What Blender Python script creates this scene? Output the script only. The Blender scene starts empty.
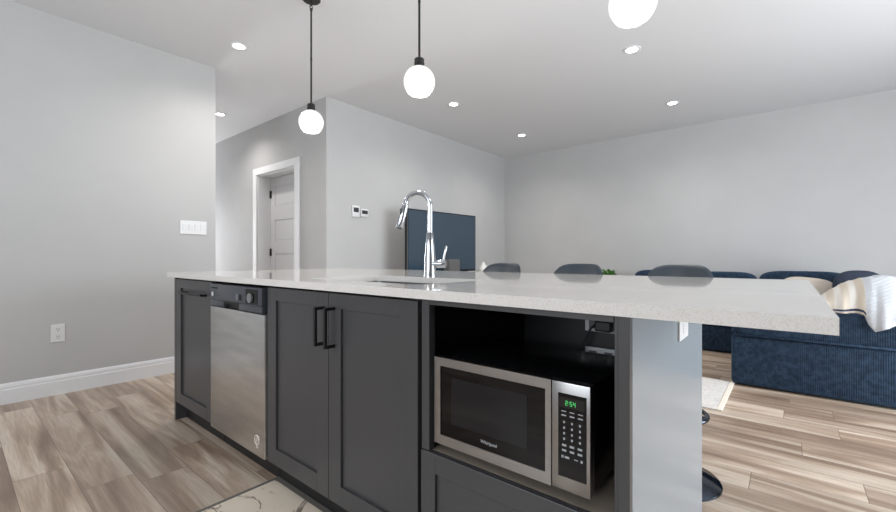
import bpy, bmesh, math, random
from mathutils import Vector, Matrix
random.seed(7)
PI = math.pi
SC = bpy.context.scene
COL = SC.collection

# ------------------------------------------------------------------ camera
cam_d = bpy.data.cameras.new('camera')
cam_d.sensor_width = 36.0
cam_d.lens = 413.777 / 896 * 36.0
cam_d.shift_y = 1.5727 / 896
cam_d.clip_start = 0.03
cam = bpy.data.objects.new('camera', cam_d)
COL.objects.link(cam)
cam.location = (0, 0, 1.0073)
cam.rotation_euler = (PI / 2, 0, 0.6904)
SC.camera = cam

# ------------------------------------------------------------------ world, daylight, exposure
SC.view_settings.view_transform = 'Standard'
SC.view_settings.look = 'None'
SC.view_settings.gamma = 1
SC.view_settings.use_curve_mapping = False
SC.view_settings.exposure = 0.24
w = bpy.data.worlds.new('sky'); SC.world = w
w.use_nodes = True
bg = w.node_tree.nodes['Background']
bg.inputs[0].default_value = (0.80, 0.90, 1.0, 1)
bg.inputs[1].default_value = 1.6


def area(name, loc, rot, sx, sy, power, col):
    d = bpy.data.lights.new(name, 'AREA')
    d.shape = 'RECTANGLE'; d.size = sx; d.size_y = sy
    d.energy = power; d.color = col
    o = bpy.data.objects.new(name, d); COL.objects.link(o)
    o.location = loc; o.rotation_euler = rot
    return o


# daylight through the patio door in the right wall and the kitchen window in the rear wall
area('patio_daylight', (2.62, 3.0, 1.15), (0, PI / 2, 0), 2.05, 2.7, 135, (0.90, 0.95, 1.0))
area('kitchen_window_daylight', (-1.2, -2.42, 1.55), (PI / 2, 0, 0), 2.9, 1.15, 50, (0.90, 0.95, 1.0))
area('hall_fill_light', (-9.62, 2.13, 1.25), (0, -PI / 2, 0), 1.7, .85, 85, (0.95, 0.97, 1.0))  # fill light added to brighten the hall, set in an invented window
DOWNLIGHT_W = 48
PENDANT_W = 6.5

# ------------------------------------------------------------------ materials


def srgb(r, g, b):
    f = lambda c: (c / 255 / 12.92) if c <= 10 else ((c / 255 + 0.055) / 1.055) ** 2.4
    return (f(r), f(g), f(b), 1)


def mat(name, col, rough=0.5, metal=0.0, spec=0.5, emit=None, estr=0, coat=0, trans=0):
    m = bpy.data.materials.new(name); m.use_nodes = True
    b = m.node_tree.nodes['Principled BSDF']
    b.inputs['Base Color'].default_value = col
    b.inputs['Roughness'].default_value = rough
    b.inputs['Metallic'].default_value = metal
    b.inputs['Specular IOR Level'].default_value = spec
    b.inputs['Coat Weight'].default_value = coat
    b.inputs['Transmission Weight'].default_value = trans
    if emit:
        b.inputs['Emission Color'].default_value = emit
        b.inputs['Emission Strength'].default_value = estr
    return m


def N(m, t, **kw):
    n = m.node_tree.nodes.new(t)
    for k, v in kw.items():
        if k in n.inputs: n.inputs[k].default_value = v
        else: setattr(n, k, v)
    return n


def L(m, a, b): m.node_tree.links.new(a, b)


def ramp(m, stops):
    n = m.node_tree.nodes.new('ShaderNodeValToRGB')
    e = n.color_ramp.elements
    while len(e) < len(stops): e.new(0.5)
    for i, (p, c) in enumerate(stops):
        e[i].position = p; e[i].color = c
    return n


def bsdf(m): return m.node_tree.nodes['Principled BSDF']


def noise_tint(m, c1, c2, scale, detail=3, p0=.35, p1=.65, stretch=(1, 1, 1), bump=0, bdist=.002):
    tc = N(m, 'ShaderNodeTexCoord'); mp = N(m, 'ShaderNodeMapping'); mp.inputs['Scale'].default_value = stretch
    nz = N(m, 'ShaderNodeTexNoise', Scale=scale, Detail=detail)
    r = ramp(m, [(p0, c1), (p1, c2)])
    L(m, tc.outputs['Object'], mp.inputs[0]); L(m, mp.outputs[0], nz.inputs['Vector'])
    L(m, nz.outputs[0], r.inputs[0]); L(m, r.outputs[0], bsdf(m).inputs['Base Color'])
    if bump:
        bp = N(m, 'ShaderNodeBump', Strength=bump, Distance=bdist)
        L(m, nz.outputs[0], bp.inputs['Height']); L(m, bp.outputs[0], bsdf(m).inputs['Normal'])
    return nz


M = {}
M['wall'] = mat('painted_wall', srgb(206, 206, 207), 0.6, spec=0.3)
noise_tint(M['wall'], srgb(188, 188, 188), srgb(191, 191, 191), 2.5)
M['ceiling'] = mat('painted_ceiling', srgb(220, 221, 223), 0.8, spec=0.2)
M['trim'] = mat('white_trim_paint', srgb(232, 233, 235), 0.35)
M['door'] = mat('white_door_paint', srgb(222, 223, 225), 0.4)

# floor: wood planks running along the island
m = mat('wood_plank_floor', (.3, .25, .2, 1), 0.31, spec=.6); M['floor'] = m
tc = N(m, 'ShaderNodeTexCoord')
br = N(m, 'ShaderNodeTexBrick', offset=0.0, offset_frequency=1)
sx = N(m, 'ShaderNodeSeparateXYZ'); L(m, tc.outputs['Object'], sx.inputs[0])
row = N(m, 'ShaderNodeMath', operation='DIVIDE'); row.inputs[1].default_value = .185; L(m, sx.outputs[1], row.inputs[0])
fl = N(m, 'ShaderNodeMath', operation='FLOOR'); L(m, row.outputs[0], fl.inputs[0])
wn = N(m, 'ShaderNodeTexWhiteNoise', noise_dimensions='1D'); L(m, fl.outputs[0], wn.inputs['W'])
sh_ = N(m, 'ShaderNodeMath', operation='MULTIPLY_ADD'); sh_.inputs[1].default_value = 1.25
L(m, wn.outputs['Value'], sh_.inputs[0]); L(m, sx.outputs[0], sh_.inputs[2])
cx_ = N(m, 'ShaderNodeCombineXYZ'); L(m, sh_.outputs[0], cx_.inputs[0]); L(m, sx.outputs[1], cx_.inputs[1])
br.inputs['Color1'].default_value = (0, 0, 0, 1); br.inputs['Color2'].default_value = (1, 1, 1, 1)
br.inputs['Mortar'].default_value = (.5, .5, .5, 1)
br.inputs['Scale'].default_value = 1; br.inputs['Mortar Size'].default_value = 0.0012
br.inputs['Mortar Smooth'].default_value = 0.1
br.inputs['Brick Width'].default_value = 1.25; br.inputs['Row Height'].default_value = 0.185
L(m, cx_.outputs[0], br.inputs['Vector'])
mp = N(m, 'ShaderNodeMapping'); mp.inputs['Scale'].default_value = (.55, 6.5, 1)
L(m, tc.outputs['Object'], mp.inputs[0])
off = N(m, 'ShaderNodeVectorMath', operation='MULTIPLY_ADD')
L(m, br.outputs['Color'], off.inputs[0]); off.inputs[1].default_value = (37, 21, 13)
L(m, mp.outputs[0], off.inputs[2])
n1 = N(m, 'ShaderNodeTexNoise', Scale=1.3, Detail=4, Roughness=.5, Distortion=.9)
L(m, off.outputs[0], n1.inputs['Vector'])
r1 = ramp(m, [(.28, srgb(136, 114, 97)), (.43, srgb(168, 146, 127)), (.52, srgb(191, 170, 150)), (.57, srgb(207, 190, 172)), (.72, srgb(221, 207, 190))])
L(m, n1.outputs[0], r1.inputs[0])
mp2 = N(m, 'ShaderNodeMapping'); mp2.inputs['Scale'].default_value = (2.2, 55, 1)
L(m, tc.outputs['Object'], mp2.inputs[0])
n2 = N(m, 'ShaderNodeTexNoise', Scale=2, Detail=5, Roughness=.65, Distortion=.5)
L(m, mp2.outputs[0], n2.inputs['Vector'])
r2 = ramp(m, [(.3, (.72, .70, .68, 1)), (.65, (1.05, 1.05, 1.05, 1))])
L(m, n2.outputs[0], r2.inputs[0])
mx = N(m, 'ShaderNodeMix', data_type='RGBA', blend_type='MULTIPLY'); mx.inputs[0].default_value = .8
L(m, r1.outputs[0], mx.inputs[6]); L(m, r2.outputs[0], mx.inputs[7])
mv = N(m, 'ShaderNodeMapRange'); mv.inputs[3].default_value = .84; mv.inputs[4].default_value = 1.08
L(m, br.outputs['Color'], mv.inputs[0])
mx2 = N(m, 'ShaderNodeMix', data_type='RGBA', blend_type='MULTIPLY'); mx2.inputs[0].default_value = 1
L(m, mx.outputs[2], mx2.inputs[6]); L(m, mv.outputs[0], mx2.inputs[7])
mx3 = N(m, 'ShaderNodeMix', data_type='RGBA'); mx3.inputs[7].default_value = srgb(112, 95, 83)
L(m, br.outputs['Fac'], mx3.inputs[0]); L(m, mx2.outputs[2], mx3.inputs[6])
L(m, mx3.outputs[2], bsdf(m).inputs['Base Color'])
bp = N(m, 'ShaderNodeBump', Strength=.12, Distance=.002)
L(m, n2.outputs[0], bp.inputs['Height']); L(m, bp.outputs[0], bsdf(m).inputs['Normal'])

# quartz counter
m = mat('speckled_white_quartz', srgb(225, 223, 220), 0.055, spec=.5); M['quartz'] = m
tc = N(m, 'ShaderNodeTexCoord')
v = N(m, 'ShaderNodeTexVoronoi', Scale=260)
L(m, tc.outputs['Object'], v.inputs['Vector'])
nz = N(m, 'ShaderNodeTexNoise', Scale=420, Detail=2)
L(m, tc.outputs['Object'], nz.inputs['Vector'])
r = ramp(m, [(.28, srgb(209, 204, 197)), (.45, srgb(223, 219, 214)), (.65, srgb(228, 225, 221))])
L(m, nz.outputs[0], r.inputs[0])
L(m, r.outputs[0], bsdf(m).inputs['Base Color'])

M['cabinet'] = mat('charcoal_cabinet_paint', srgb(68, 68, 70), 0.32, spec=.5)
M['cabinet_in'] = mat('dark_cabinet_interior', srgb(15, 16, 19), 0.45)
M['panel'] = mat('painted_daylight_panel', srgb(148, 156, 162), 0.24, spec=.6)  # window light put into the colour, paler than the cabinet paint
M['kick'] = mat('black_toe_kick', srgb(26, 25, 25), 0.6)
M['ledge'] = mat('shelf_board', srgb(150, 138, 126), 0.45)
m = mat('brushed_stainless', srgb(186, 180, 173), 0.33, metal=1); M['steel'] = m
noise_tint(m, srgb(204, 203, 202), srgb(218, 217, 215), 4, detail=3, stretch=(1, 1, 6))
m = mat('brushed_steel_horizontal', srgb(150, 149, 150), 0.30, metal=1); M['mwsteel'] = m
noise_tint(m, srgb(160, 159, 159), srgb(165, 164, 164), 3, detail=3, stretch=(1, 20, 20))
M['chrome'] = mat('polished_chrome', srgb(188, 192, 197), 0.09, metal=1)
M['darkchrome'] = mat('black_chrome', srgb(64, 70, 80), 0.14, metal=1)
M['sink'] = mat('sink_steel', srgb(150, 150, 152), 0.3, metal=1)
M['black'] = mat('matte_black', srgb(20, 20, 21), 0.4)
M['blackplastic'] = mat('black_plastic', srgb(16, 17, 19), 0.25)
M['blackgloss'] = mat('black_glass', srgb(7, 7, 9), 0.05, spec=.3)
M['mesh'] = mat('oven_window_mesh', srgb(18, 21, 25), 0.10, spec=.4)
M['dwpanel'] = mat('graphite_control_panel', srgb(66, 71, 78), 0.3)
M['white'] = mat('white_plastic', srgb(224, 225, 226), 0.35)
M['grey'] = mat('grey_plastic', srgb(120, 122, 125), 0.4)
M['socket'] = mat('socket_slot', srgb(110, 110, 112), 0.5)
M['lcd'] = mat('lcd_display', srgb(52, 55, 58), 0.3)
M['symbol'] = mat('pale_print', srgb(214, 205, 195), 0.5)
M['print'] = mat('grey_print', srgb(165, 168, 172), 0.5)
M['green'] = mat('green_led', (.01, .05, .01, 1), .4, emit=(0.12, 1, 0.25, 1), estr=.55)
M['opal'] = mat('lit_opal_glass', srgb(190, 190, 190), 0.15, emit=(1, .985, .965, 1), estr=.60)
M['led'] = mat('lit_diffuser', srgb(255, 255, 255), 0.4, emit=(1, .97, .92, 1), estr=9)
M['screen'] = mat('tv_glass', srgb(48, 66, 80), 0.09, spec=.7)
M['stool'] = mat('charcoal_blue_leather', srgb(40, 51, 61), 0.42)
M['rug'] = mat('cream_rug', srgb(214, 211, 207), 0.95, spec=.1)
noise_tint(M['rug'], srgb(205, 202, 199), srgb(222, 219, 214), 40, bump=.5)
M['rugedge'] = mat('ivory_binding', srgb(232, 224, 212), 0.9, spec=.1)
M['matedge'] = mat('grey_binding', srgb(112, 109, 102), 0.8)
M['leaf'] = mat('green_leaf', srgb(72, 124, 48), 0.5)
M['pot'] = mat('white_ceramic', srgb(225, 224, 220), 0.3)
M['oak'] = mat('walnut_veneer', srgb(96, 74, 58), 0.45)
noise_tint(M['oak'], srgb(84, 63, 48), srgb(112, 88, 69), 3, detail=5, stretch=(12, 1, 12))
M['speaker'] = mat('warm_grey_fabric', srgb(92, 92, 92), 0.9)
M['glass'] = mat('clear_glass', (1, 1, 1, 1), 0.02, trans=1)

# marbled mat
m = mat('marbled_vinyl', srgb(220, 212, 202), 0.5); M['marble'] = m
tc = N(m, 'ShaderNodeTexCoord')
nz = N(m, 'ShaderNodeTexNoise', Scale=2.9, Detail=5, Roughness=.62, Distortion=1.2)
L(m, tc.outputs['Object'], nz.inputs['Vector'])
sb = N(m, 'ShaderNodeMath', operation='SUBTRACT'); sb.inputs[1].default_value = .5; L(m, nz.outputs[0], sb.inputs[0])
ab = N(m, 'ShaderNodeMath', operation='ABSOLUTE'); L(m, sb.outputs[0], ab.inputs[0])
n2 = N(m, 'ShaderNodeTexNoise', Scale=7, Detail=2); L(m, tc.outputs['Object'], n2.inputs['Vector'])
r = ramp(m, [(.0, srgb(118, 106, 96)), (.010, srgb(168, 152, 138)), (.024, srgb(236, 222, 203)), (.2, srgb(240, 227, 209))])
L(m, ab.outputs[0], r.inputs[0])
r3 = ramp(m, [(.36, (0, 0, 0, 1)), (.50, (1, 1, 1, 1))]); L(m, n2.outputs[0], r3.inputs[0])
mx = N(m, 'ShaderNodeMix', data_type='RGBA'); mx.inputs[6].default_value = srgb(238, 224, 205)
L(m, r3.outputs[0], mx.inputs[0]); L(m, r.outputs[0], mx.inputs[7])
L(m, mx.outputs[2], bsdf(m).inputs['Base Color'])


def corduroy(name, c1, c2, scale=38, rough=.85):
    m = mat(name, c1, rough, spec=.25)
    bsdf(m).inputs['Sheen Weight'].default_value = .35
    bsdf(m).inputs['Sheen Tint'].default_value = srgb(90, 130, 180)
    tc = N(m, 'ShaderNodeTexCoord')
    wv = N(m, 'ShaderNodeTexWave', wave_type='BANDS', bands_direction='X', Scale=scale)
    mp = N(m, 'ShaderNodeMapping'); mp.inputs['Rotation'].default_value = (0, 0, PI / 4)
    mp.inputs['Scale'].default_value = (1.0, 1.0, 1.0)
    L(m, tc.outputs['Object'], mp.inputs[0]); L(m, mp.outputs[0], wv.inputs['Vector'])
    nz = N(m, 'ShaderNodeTexNoise', Scale=34, Detail=4); L(m, tc.outputs['Object'], nz.inputs['Vector'])
    r = ramp(m, [(.32, c1), (.66, c2)]); L(m, nz.outputs[0], r.inputs[0])
    mr = N(m, 'ShaderNodeMapRange'); mr.inputs[3].default_value = .82; mr.inputs[4].default_value = 1.06
    L(m, wv.outputs['Fac'], mr.inputs[0])
    mx = N(m, 'ShaderNodeMix', data_type='RGBA', blend_type='MULTIPLY'); mx.inputs[0].default_value = 1
    L(m, r.outputs[0], mx.inputs[6]); L(m, mr.outputs[0], mx.inputs[7])
    L(m, mx.outputs[2], bsdf(m).inputs['Base Color'])
    bp = N(m, 'ShaderNodeBump', Strength=.6, Distance=.004)
    L(m, wv.outputs['Fac'], bp.inputs['Height']); L(m, bp.outputs[0], bsdf(m).inputs['Normal'])
    return m


M['navy'] = corduroy('navy_corduroy', srgb(23, 38, 55), srgb(42, 61, 81))
M['navyplain'] = mat('slate_navy_fabric', srgb(58, 65, 79), .9, spec=.2)
M['beige'] = mat('beige_linen', srgb(206, 196, 184), .9, spec=.2)
m = mat('cream_striped_knit', srgb(214, 204, 190), .95, spec=.1); M['cream'] = m
tc = N(m, 'ShaderNodeTexCoord'); wv = N(m, 'ShaderNodeTexWave', wave_type='BANDS', bands_direction='X', Scale=4.2, Distortion=1.2)
L(m, tc.outputs['Object'], wv.inputs['Vector'])
r = ramp(m, [(.3, srgb(206, 196, 182)), (.8, srgb(221, 217, 211))]); L(m, wv.outputs['Fac'], r.inputs[0])
L(m, r.outputs[0], bsdf(m).inputs['Base Color'])
m = mat('white_ribbed_knit', srgb(206, 210, 216), .95, spec=.1); M['whiteknit'] = m
tc = N(m, 'ShaderNodeTexCoord'); mp = N(m, 'ShaderNodeMapping'); mp.inputs['Rotation'].default_value = (0, .5, 0)
wv = N(m, 'ShaderNodeTexWave', wave_type='BANDS', bands_direction='Z', Scale=16)
L(m, tc.outputs['Object'], mp.inputs[0]); L(m, mp.outputs[0], wv.inputs['Vector'])
bp = N(m, 'ShaderNodeBump', Strength=.35, Distance=.004)
L(m, wv.outputs['Fac'], bp.inputs['Height']); L(m, bp.outputs[0], bsdf(m).inputs['Normal'])
M['hem'] = mat('navy_hem_stripe', srgb(54, 60, 84), .9)

# ------------------------------------------------------------------ mesh helpers


def box(bm, x0, x1, y0, y1, z0, z1, bev=0, seg=2):
    g = bmesh.ops.create_cube(bm, size=1)
    vs = g['verts']
    for v in vs:
        v.co = Vector((x0 + (v.co.x + .5) * (x1 - x0), y0 + (v.co.y + .5) * (y1 - y0), z0 + (v.co.z + .5) * (z1 - z0)))
    if bev:
        es = list({e for v in vs for e in v.link_edges})
        bmesh.ops.bevel(bm, geom=es, offset=bev, segments=seg, profile=.5, affect='EDGES')
    return bm


def cyl(bm, c, r, h, axis='Z', seg=32, r2=None):
    """cylinder centred at c"""
    rot = {'Z': Matrix.Identity(4), 'X': Matrix.Rotation(PI / 2, 4, 'Y'), 'Y': Matrix.Rotation(-PI / 2, 4, 'X')}[axis]
    bmesh.ops.create_cone(bm, cap_ends=True, segments=seg, radius1=r, radius2=r if r2 is None else r2, depth=h,
                          matrix=Matrix.Translation(c) @ rot)
    return bm


def lathe(bm, prof, c=(0, 0, 0), seg=40):
    rings = []
    for r, z in prof:
        if r < 1e-6:
            rings.append([bm.verts.new((c[0], c[1], c[2] + z))])
        else:
            rings.append([bm.verts.new((c[0] + r * math.cos(2 * PI * i / seg), c[1] + r * math.sin(2 * PI * i / seg), c[2] + z)) for i in range(seg)])
    for a, b in zip(rings, rings[1:]):
        for i in range(seg):
            j = (i + 1) % seg
            if len(a) == 1 and len(b) == 1: continue
            if len(a) == 1: bm.faces.new((a[0], b[j], b[i]))
            elif len(b) == 1: bm.faces.new((a[i], a[j], b[0]))
            else: bm.faces.new((a[i], a[j], b[j], b[i]))
    return bm


def tube(bm, pts, r, seg=14, cap=True):
    pts = [Vector(p) for p in pts]
    rr = r if isinstance(r, (list, tuple)) else [r] * len(pts)
    up = Vector((0, 0, 1))
    rings = []
    prev = None
    for i, p in enumerate(pts):
        t = (pts[min(i + 1, len(pts) - 1)] - pts[max(i - 1, 0)]).normalized()
        if prev is None:
            a = up if abs(t.dot(up)) < .9 else Vector((1, 0, 0))
            n = t.cross(a).normalized()
        else:
            n = (prev - t * prev.dot(t)).normalized()
        prev = n
        b = t.cross(n)
        rings.append([bm.verts.new(p + (n * math.cos(2 * PI * k / seg) + b * math.sin(2 * PI * k / seg)) * rr[i]) for k in range(seg)])
    for a, b in zip(rings, rings[1:]):
        for k in range(seg):
            j = (k + 1) % seg
            bm.faces.new((a[k], a[j], b[j], b[k]))
    if cap:
        bm.faces.new(rings[0][::-1]); bm.faces.new(rings[-1])
    return bm


def torus(bm, c, R, r, axis='Z', seg=40, s2=10):
    vs = []
    for i in range(seg):
        a = 2 * PI * i / seg
        row = []
        for k in range(s2):
            b = 2 * PI * k / s2
            x, y, z = (R + r * math.cos(b)) * math.cos(a), (R + r * math.cos(b)) * math.sin(a), r * math.sin(b)
            p = {'Z': (x, y, z), 'Y': (x, z, y), 'X': (z, x, y)}[axis]
            row.append(bm.verts.new((c[0] + p[0], c[1] + p[1], c[2] + p[2])))
        vs.append(row)
    for i in range(seg):
        for k in range(s2):
            bm.faces.new((vs[i][k], vs[(i + 1) % seg][k], vs[(i + 1) % seg][(k + 1) % s2], vs[i][(k + 1) % s2]))
    return bm


def pillow(bm, c, size, e=3.0, n=14, mtx=None):
    """soft superellipsoid cushion"""
    g = bmesh.ops.create_cube(bm, size=2)
    es = list({e_ for v in g['verts'] for e_ in v.link_edges})
    r = bmesh.ops.subdivide_edges(bm, edges=es, cuts=n, use_grid_fill=True)
    bm.verts.index_update()
    for v in bm.verts:
        p = v.co
        d = (abs(p.x) ** e + abs(p.y) ** e + abs(p.z) ** e) ** (1 / e)
        q = Vector((p.x / d * size[0] / 2, p.y / d * size[1] / 2, p.z / d * size[2] / 2))
        if mtx: q = mtx @ q
        v.co = q + Vector(c)
    return bm


def nb(): return bmesh.new()


def obj(name, bm, material, parent=None, smooth=False, bevel=0, at=None):
    """link bm as ONE mesh object; parent is an Empty whose location we subtract"""
    bmesh.ops.recalc_face_normals(bm, faces=bm.faces)
    me = bpy.data.meshes.new(name); bm.to_mesh(me); bm.free()
    for mm in (material if isinstance(material, (list, tuple)) else [material]):
        me.materials.append(mm)
    o = bpy.data.objects.new(name, me); COL.objects.link(o)
    if parent:
        o.parent = parent
        wl = Vector((0, 0, 0)); p = parent
        while p: wl += p.location; p = p.parent
        me.transform(Matrix.Translation(-wl))
    if smooth is True:
        for p in me.polygons: p.use_smooth = True
    elif smooth:
        for p in me.polygons: p.use_smooth = True
        me.set_sharp_from_angle(angle=math.radians(smooth))
    if bevel:
        md = o.modifiers.new('bevel', 'BEVEL'); md.width = bevel; md.segments = 2; md.limit_method = 'ANGLE'
        md.angle_limit = math.radians(40)
    return o


def tag(o, label, cat, group=None):
    o['label'] = label; o['category'] = cat
    if group: o['group'] = group
    return o


def thing(name, label, cat, loc, group=None):
    o = bpy.data.objects.new(name, None); COL.objects.link(o)
    o.location = loc; o.empty_display_size = .1
    return tag(o, label, cat, group)


def struct(name, bm, material, parent=None, smooth=False, bevel=0):
    o = obj(name, bm, material, parent, smooth, bevel)
    if not parent: o['kind'] = 'structure'
    return o


def copy_tree(root, loc, label):
    c = root.copy(); COL.objects.link(c); c.location = loc; c['label'] = label
    def rec(src, dst):
        for ch in list(src.children):
            d = ch.copy(); COL.objects.link(d); d.parent = dst
            rec(ch, d)
    rec(root, c)
    return c


def text_bm(bm, s, size, xf):
    cu = bpy.data.curves.new('lettering', 'FONT'); cu.body = s; cu.size = size; cu.align_x = 'CENTER'; cu.align_y = 'CENTER'
    cu.extrude = .0004; cu.offset = size * .01
    o = bpy.data.objects.new('lettering', cu); COL.objects.link(o)
    dg = bpy.context.evaluated_depsgraph_get()
    me = bpy.data.meshes.new_from_object(o.evaluated_get(dg))
    me.transform(xf)
    bm.from_mesh(me)
    bpy.data.objects.remove(o); bpy.data.curves.remove(cu); bpy.data.meshes.remove(me)
    return bm


def face_y(x, y, z):  # lettering facing the camera side (-Y)
    return Matrix.Translation((x, y, z)) @ Matrix.Rotation(PI / 2, 4, 'X')


# ------------------------------------------------------------------ the setting
ZC = 2.7853; XL = -4.1616; XM = -3.9406; YB = 6.3762; YD = 2.6623; YLE = 1.607
XR = 2.6; YR = -2.4; XH = -9.6
struct('floor', box(nb(), XH - .15, XR + .15, YR - .15, YB + .15, -.06, 0), M['floor'])
struct('ceiling', box(nb(), XH - .15, XR + .15, YR - .15, YB + .15, ZC, ZC + .1), M['ceiling'])
struct('wall_left', box(nb(), XH, XL, YR, YLE, 0, ZC), M['wall'])
b = nb()                                                    # hall wall with the door opening, and the wall behind the television
DX0, DX1, DZ = -5.526, -4.572, 2.112
box(b, XH, DX0, YD, YD + .22, 0, ZC); box(b, DX1, XM, YD, YD + .22, 0, ZC); box(b, DX0, DX1, YD, YD + .22, DZ, ZC)
struct('wall_hall', b, M['wall'])
struct('wall_television', box(nb(), XM - .14, XM, YD + .22, YB, 0, ZC), M['wall'])
struct('wall_back', box(nb(), XM - .14, XR, YB, YB + .14, 0, ZC), M['wall'])
b = nb()                                                    # hall end wall with an opening for the added hall light
HY0, HY1, HZ0, HZ1 = 1.70, 2.56, .40, 2.10
box(b, XH - .14, XH, YLE, HY0, 0, ZC); box(b, XH - .14, XH, HY1, YD + .22, 0, ZC)
box(b, XH - .14, XH, HY0, HY1, 0, HZ0); box(b, XH - .14, XH, HY0, HY1, HZ1, ZC)
struct('wall_hall_end', b, M['wall'])
b = nb()
box(b, XH - .12, XH - .05, HY0, HY0 + .05, HZ0, HZ1); box(b, XH - .12, XH - .05, HY1 - .05, HY1, HZ0, HZ1)
box(b, XH - .12, XH - .05, HY0 + .05, HY1 - .05, HZ0, HZ0 + .05); box(b, XH - .12, XH - .05, HY0 + .05, HY1 - .05, HZ1 - .05, HZ1)
struct('added_hall_window', b, M['trim'])  # frame of the invented window around the hall fill light
b = nb()                                                    # right wall with the patio door opening
PY0, PY1, PZ = 1.60, 4.40, 2.15
box(b, XR, XR + .14, YR, PY0, 0, ZC); box(b, XR, XR + .14, PY1, YB, 0, ZC); box(b, XR, XR + .14, PY0, PY1, PZ, ZC)
struct('wall_right', b, M['wall'])
b = nb()                                                    # rear wall with the kitchen window opening
WX0, WX1, WZ0, WZ1 = -2.65, .25, .98, 2.13
box(b, XL, WX0, YR - .14, YR, 0, ZC); box(b, WX1, XR, YR - .14, YR, 0, ZC)
box(b, WX0, WX1, YR - .14, YR, 0, WZ0); box(b, WX0, WX1, YR - .14, YR, WZ1, ZC)
struct('wall_rear', b, M['wall'])
# windows that let the daylight in
b = nb()
for x0, x1 in ((WX0, WX0 + .06), (WX1 - .06, WX1), ((WX0 + WX1) / 2 - .03, (WX0 + WX1) / 2 + .03)): box(b, x0, x1, YR - .12, YR - .05, WZ0, WZ1)
box(b, WX0 + .06, WX1 - .06, YR - .12, YR - .05, WZ0, WZ0 + .06); box(b, WX0 + .06, WX1 - .06, YR - .12, YR - .05, WZ1 - .06, WZ1)
struct('window_1', b, M['trim'])
b = nb()
for y0, y1 in ((PY0, PY0 + .07), (PY1 - .07, PY1), ((PY0 + PY1) / 2 - .05, (PY0 + PY1) / 2 + .05)): box(b, XR + .04, XR + .12, y0, y1, 0, PZ)
box(b, XR + .04, XR + .12, PY0 + .07, PY1 - .07, 0, .07); box(b, XR + .04, XR + .12, PY0 + .07, PY1 - .07, PZ - .07, PZ)
struct('window_2', b, M['trim'])


def baseboard(name, pts, nrm):
    """profiled skirting from pts[0] to pts[1], standing on the floor, thickness along nrm"""
    prof = [(0, 0), (.016, 0), (.016, .098), (.013, .104), (.013, .118), (.009, .132), (.004, .142), (0, .142)]
    b_ = nb(); a = Vector(pts[0] + (0,)); c = Vector(pts[1] + (0,)); n = Vector(nrm + (0,))
    A = [b_.verts.new(a + n * d + Vector((0, 0, z))) for d, z in prof]
    B = [b_.verts.new(c + n * d + Vector((0, 0, z))) for d, z in prof]
    k = len(prof)
    for i in range(k):
        j = (i + 1) % k
        b_.faces.new((A[i], A[j], B[j], B[i]))
    b_.faces.new(A[::-1]); b_.faces.new(B)
    struct(name, b_, M['trim'])


CW = .10
baseboard('baseboard_left', ((XL, YR), (XL, YLE)), (1, 0))
baseboard('baseboard_hall_left', ((XH, YD), (DX0 - CW, YD)), (0, -1))
baseboard('baseboard_hall_right', ((DX1 + CW, YD), (XM, YD)), (0, -1))
baseboard('baseboard_television', ((XM, YD), (XM, YB)), (1, 0))
baseboard('baseboard_back', ((XM + .016, YB), (XR, YB)), (0, -1))
baseboard('baseboard_right', ((XR, PY1), (XR, YB - .016)), (-1, 0))

# door casing (jambs, head) and the panelled door
b = nb()
box(b, DX0 - CW, DX0, YD - .018, YD, 0, DZ, 0); box(b, DX1, DX1 + CW, YD - .018, YD, 0, DZ)
box(b, DX0 - CW, DX1 + CW, YD - .018, YD, DZ, DZ + .092)
box(b, DX0, DX0 + .018, YD, YD + .22, 0, DZ); box(b, DX1 - .018, DX1, YD, YD + .22, 0, DZ); box(b, DX0 + .018, DX1 - .018, YD, YD + .22, DZ - .018, DZ)
struct('trim_1', b, M['trim'], bevel=.004)
DY = YD + .172
dr = bpy.data.objects.new('door_1', None); COL.objects.link(dr); dr.location = ((DX0 + DX1) / 2, DY, 0); dr['kind'] = 'structure'
x0, x1 = DX0 + .021, DX1 - .021
pan = [(.20, .60), (.77, 1.06), (1.23, 1.515), (1.70, 1.975)]
b = nb()
st = .115
box(b, x0, x0 + st, DY, DY + .038, .008, DZ - .022); box(b, x1 - st, x1, DY, DY + .038, .008, DZ - .022)
zs = [.008] + [z for p in pan for z in p] + [DZ - .022]
for i in range(0, len(zs), 2): box(b, x0 + st, x1 - st, DY, DY + .038, zs[i], zs[i + 1])
dl = struct('door_leaf', b, M['door'], dr)
for z0, z1 in pan:
    b = nb(); g = 0.022
    box(b, x0 + st, x1 - st, DY + .009, DY + .03, z0, z1)
    vs = [(x0 + st + g, DY + .005, z0 + g), (x1 - st - g, DY + .005, z0 + g), (x1 - st - g, DY + .005, z1 - g), (x0 + st + g, DY + .005, z1 - g)]
    vo = [(x0 + st + .006, DY + .0095, z0 + .006), (x1 - st - .006, DY + .0095, z0 + .006), (x1 - st - .006, DY + .0095, z1 - .006), (x0 + st + .006, DY + .0095, z1 - .006)]
    V = [b.verts.new(p) for p in vs]; W = [b.verts.new(p) for p in vo]
    b.faces.new(V)
    for i in range(4): b.faces.new((V[i], V[(i + 1) % 4], W[(i + 1) % 4], W[i]))
    struct('door_panel', b, M['door'], dr)
for z in (.3, 1.08, 1.87):
    b = nb(); box(b, DX0 + .019, DX0 + .052, DY - .004, DY + .001, z - .05, z + .05); cyl(b, (DX0 + .021, DY - .007, z), .008, .10, seg=12)
    struct('hinge', b, M['black'], dr)
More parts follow.
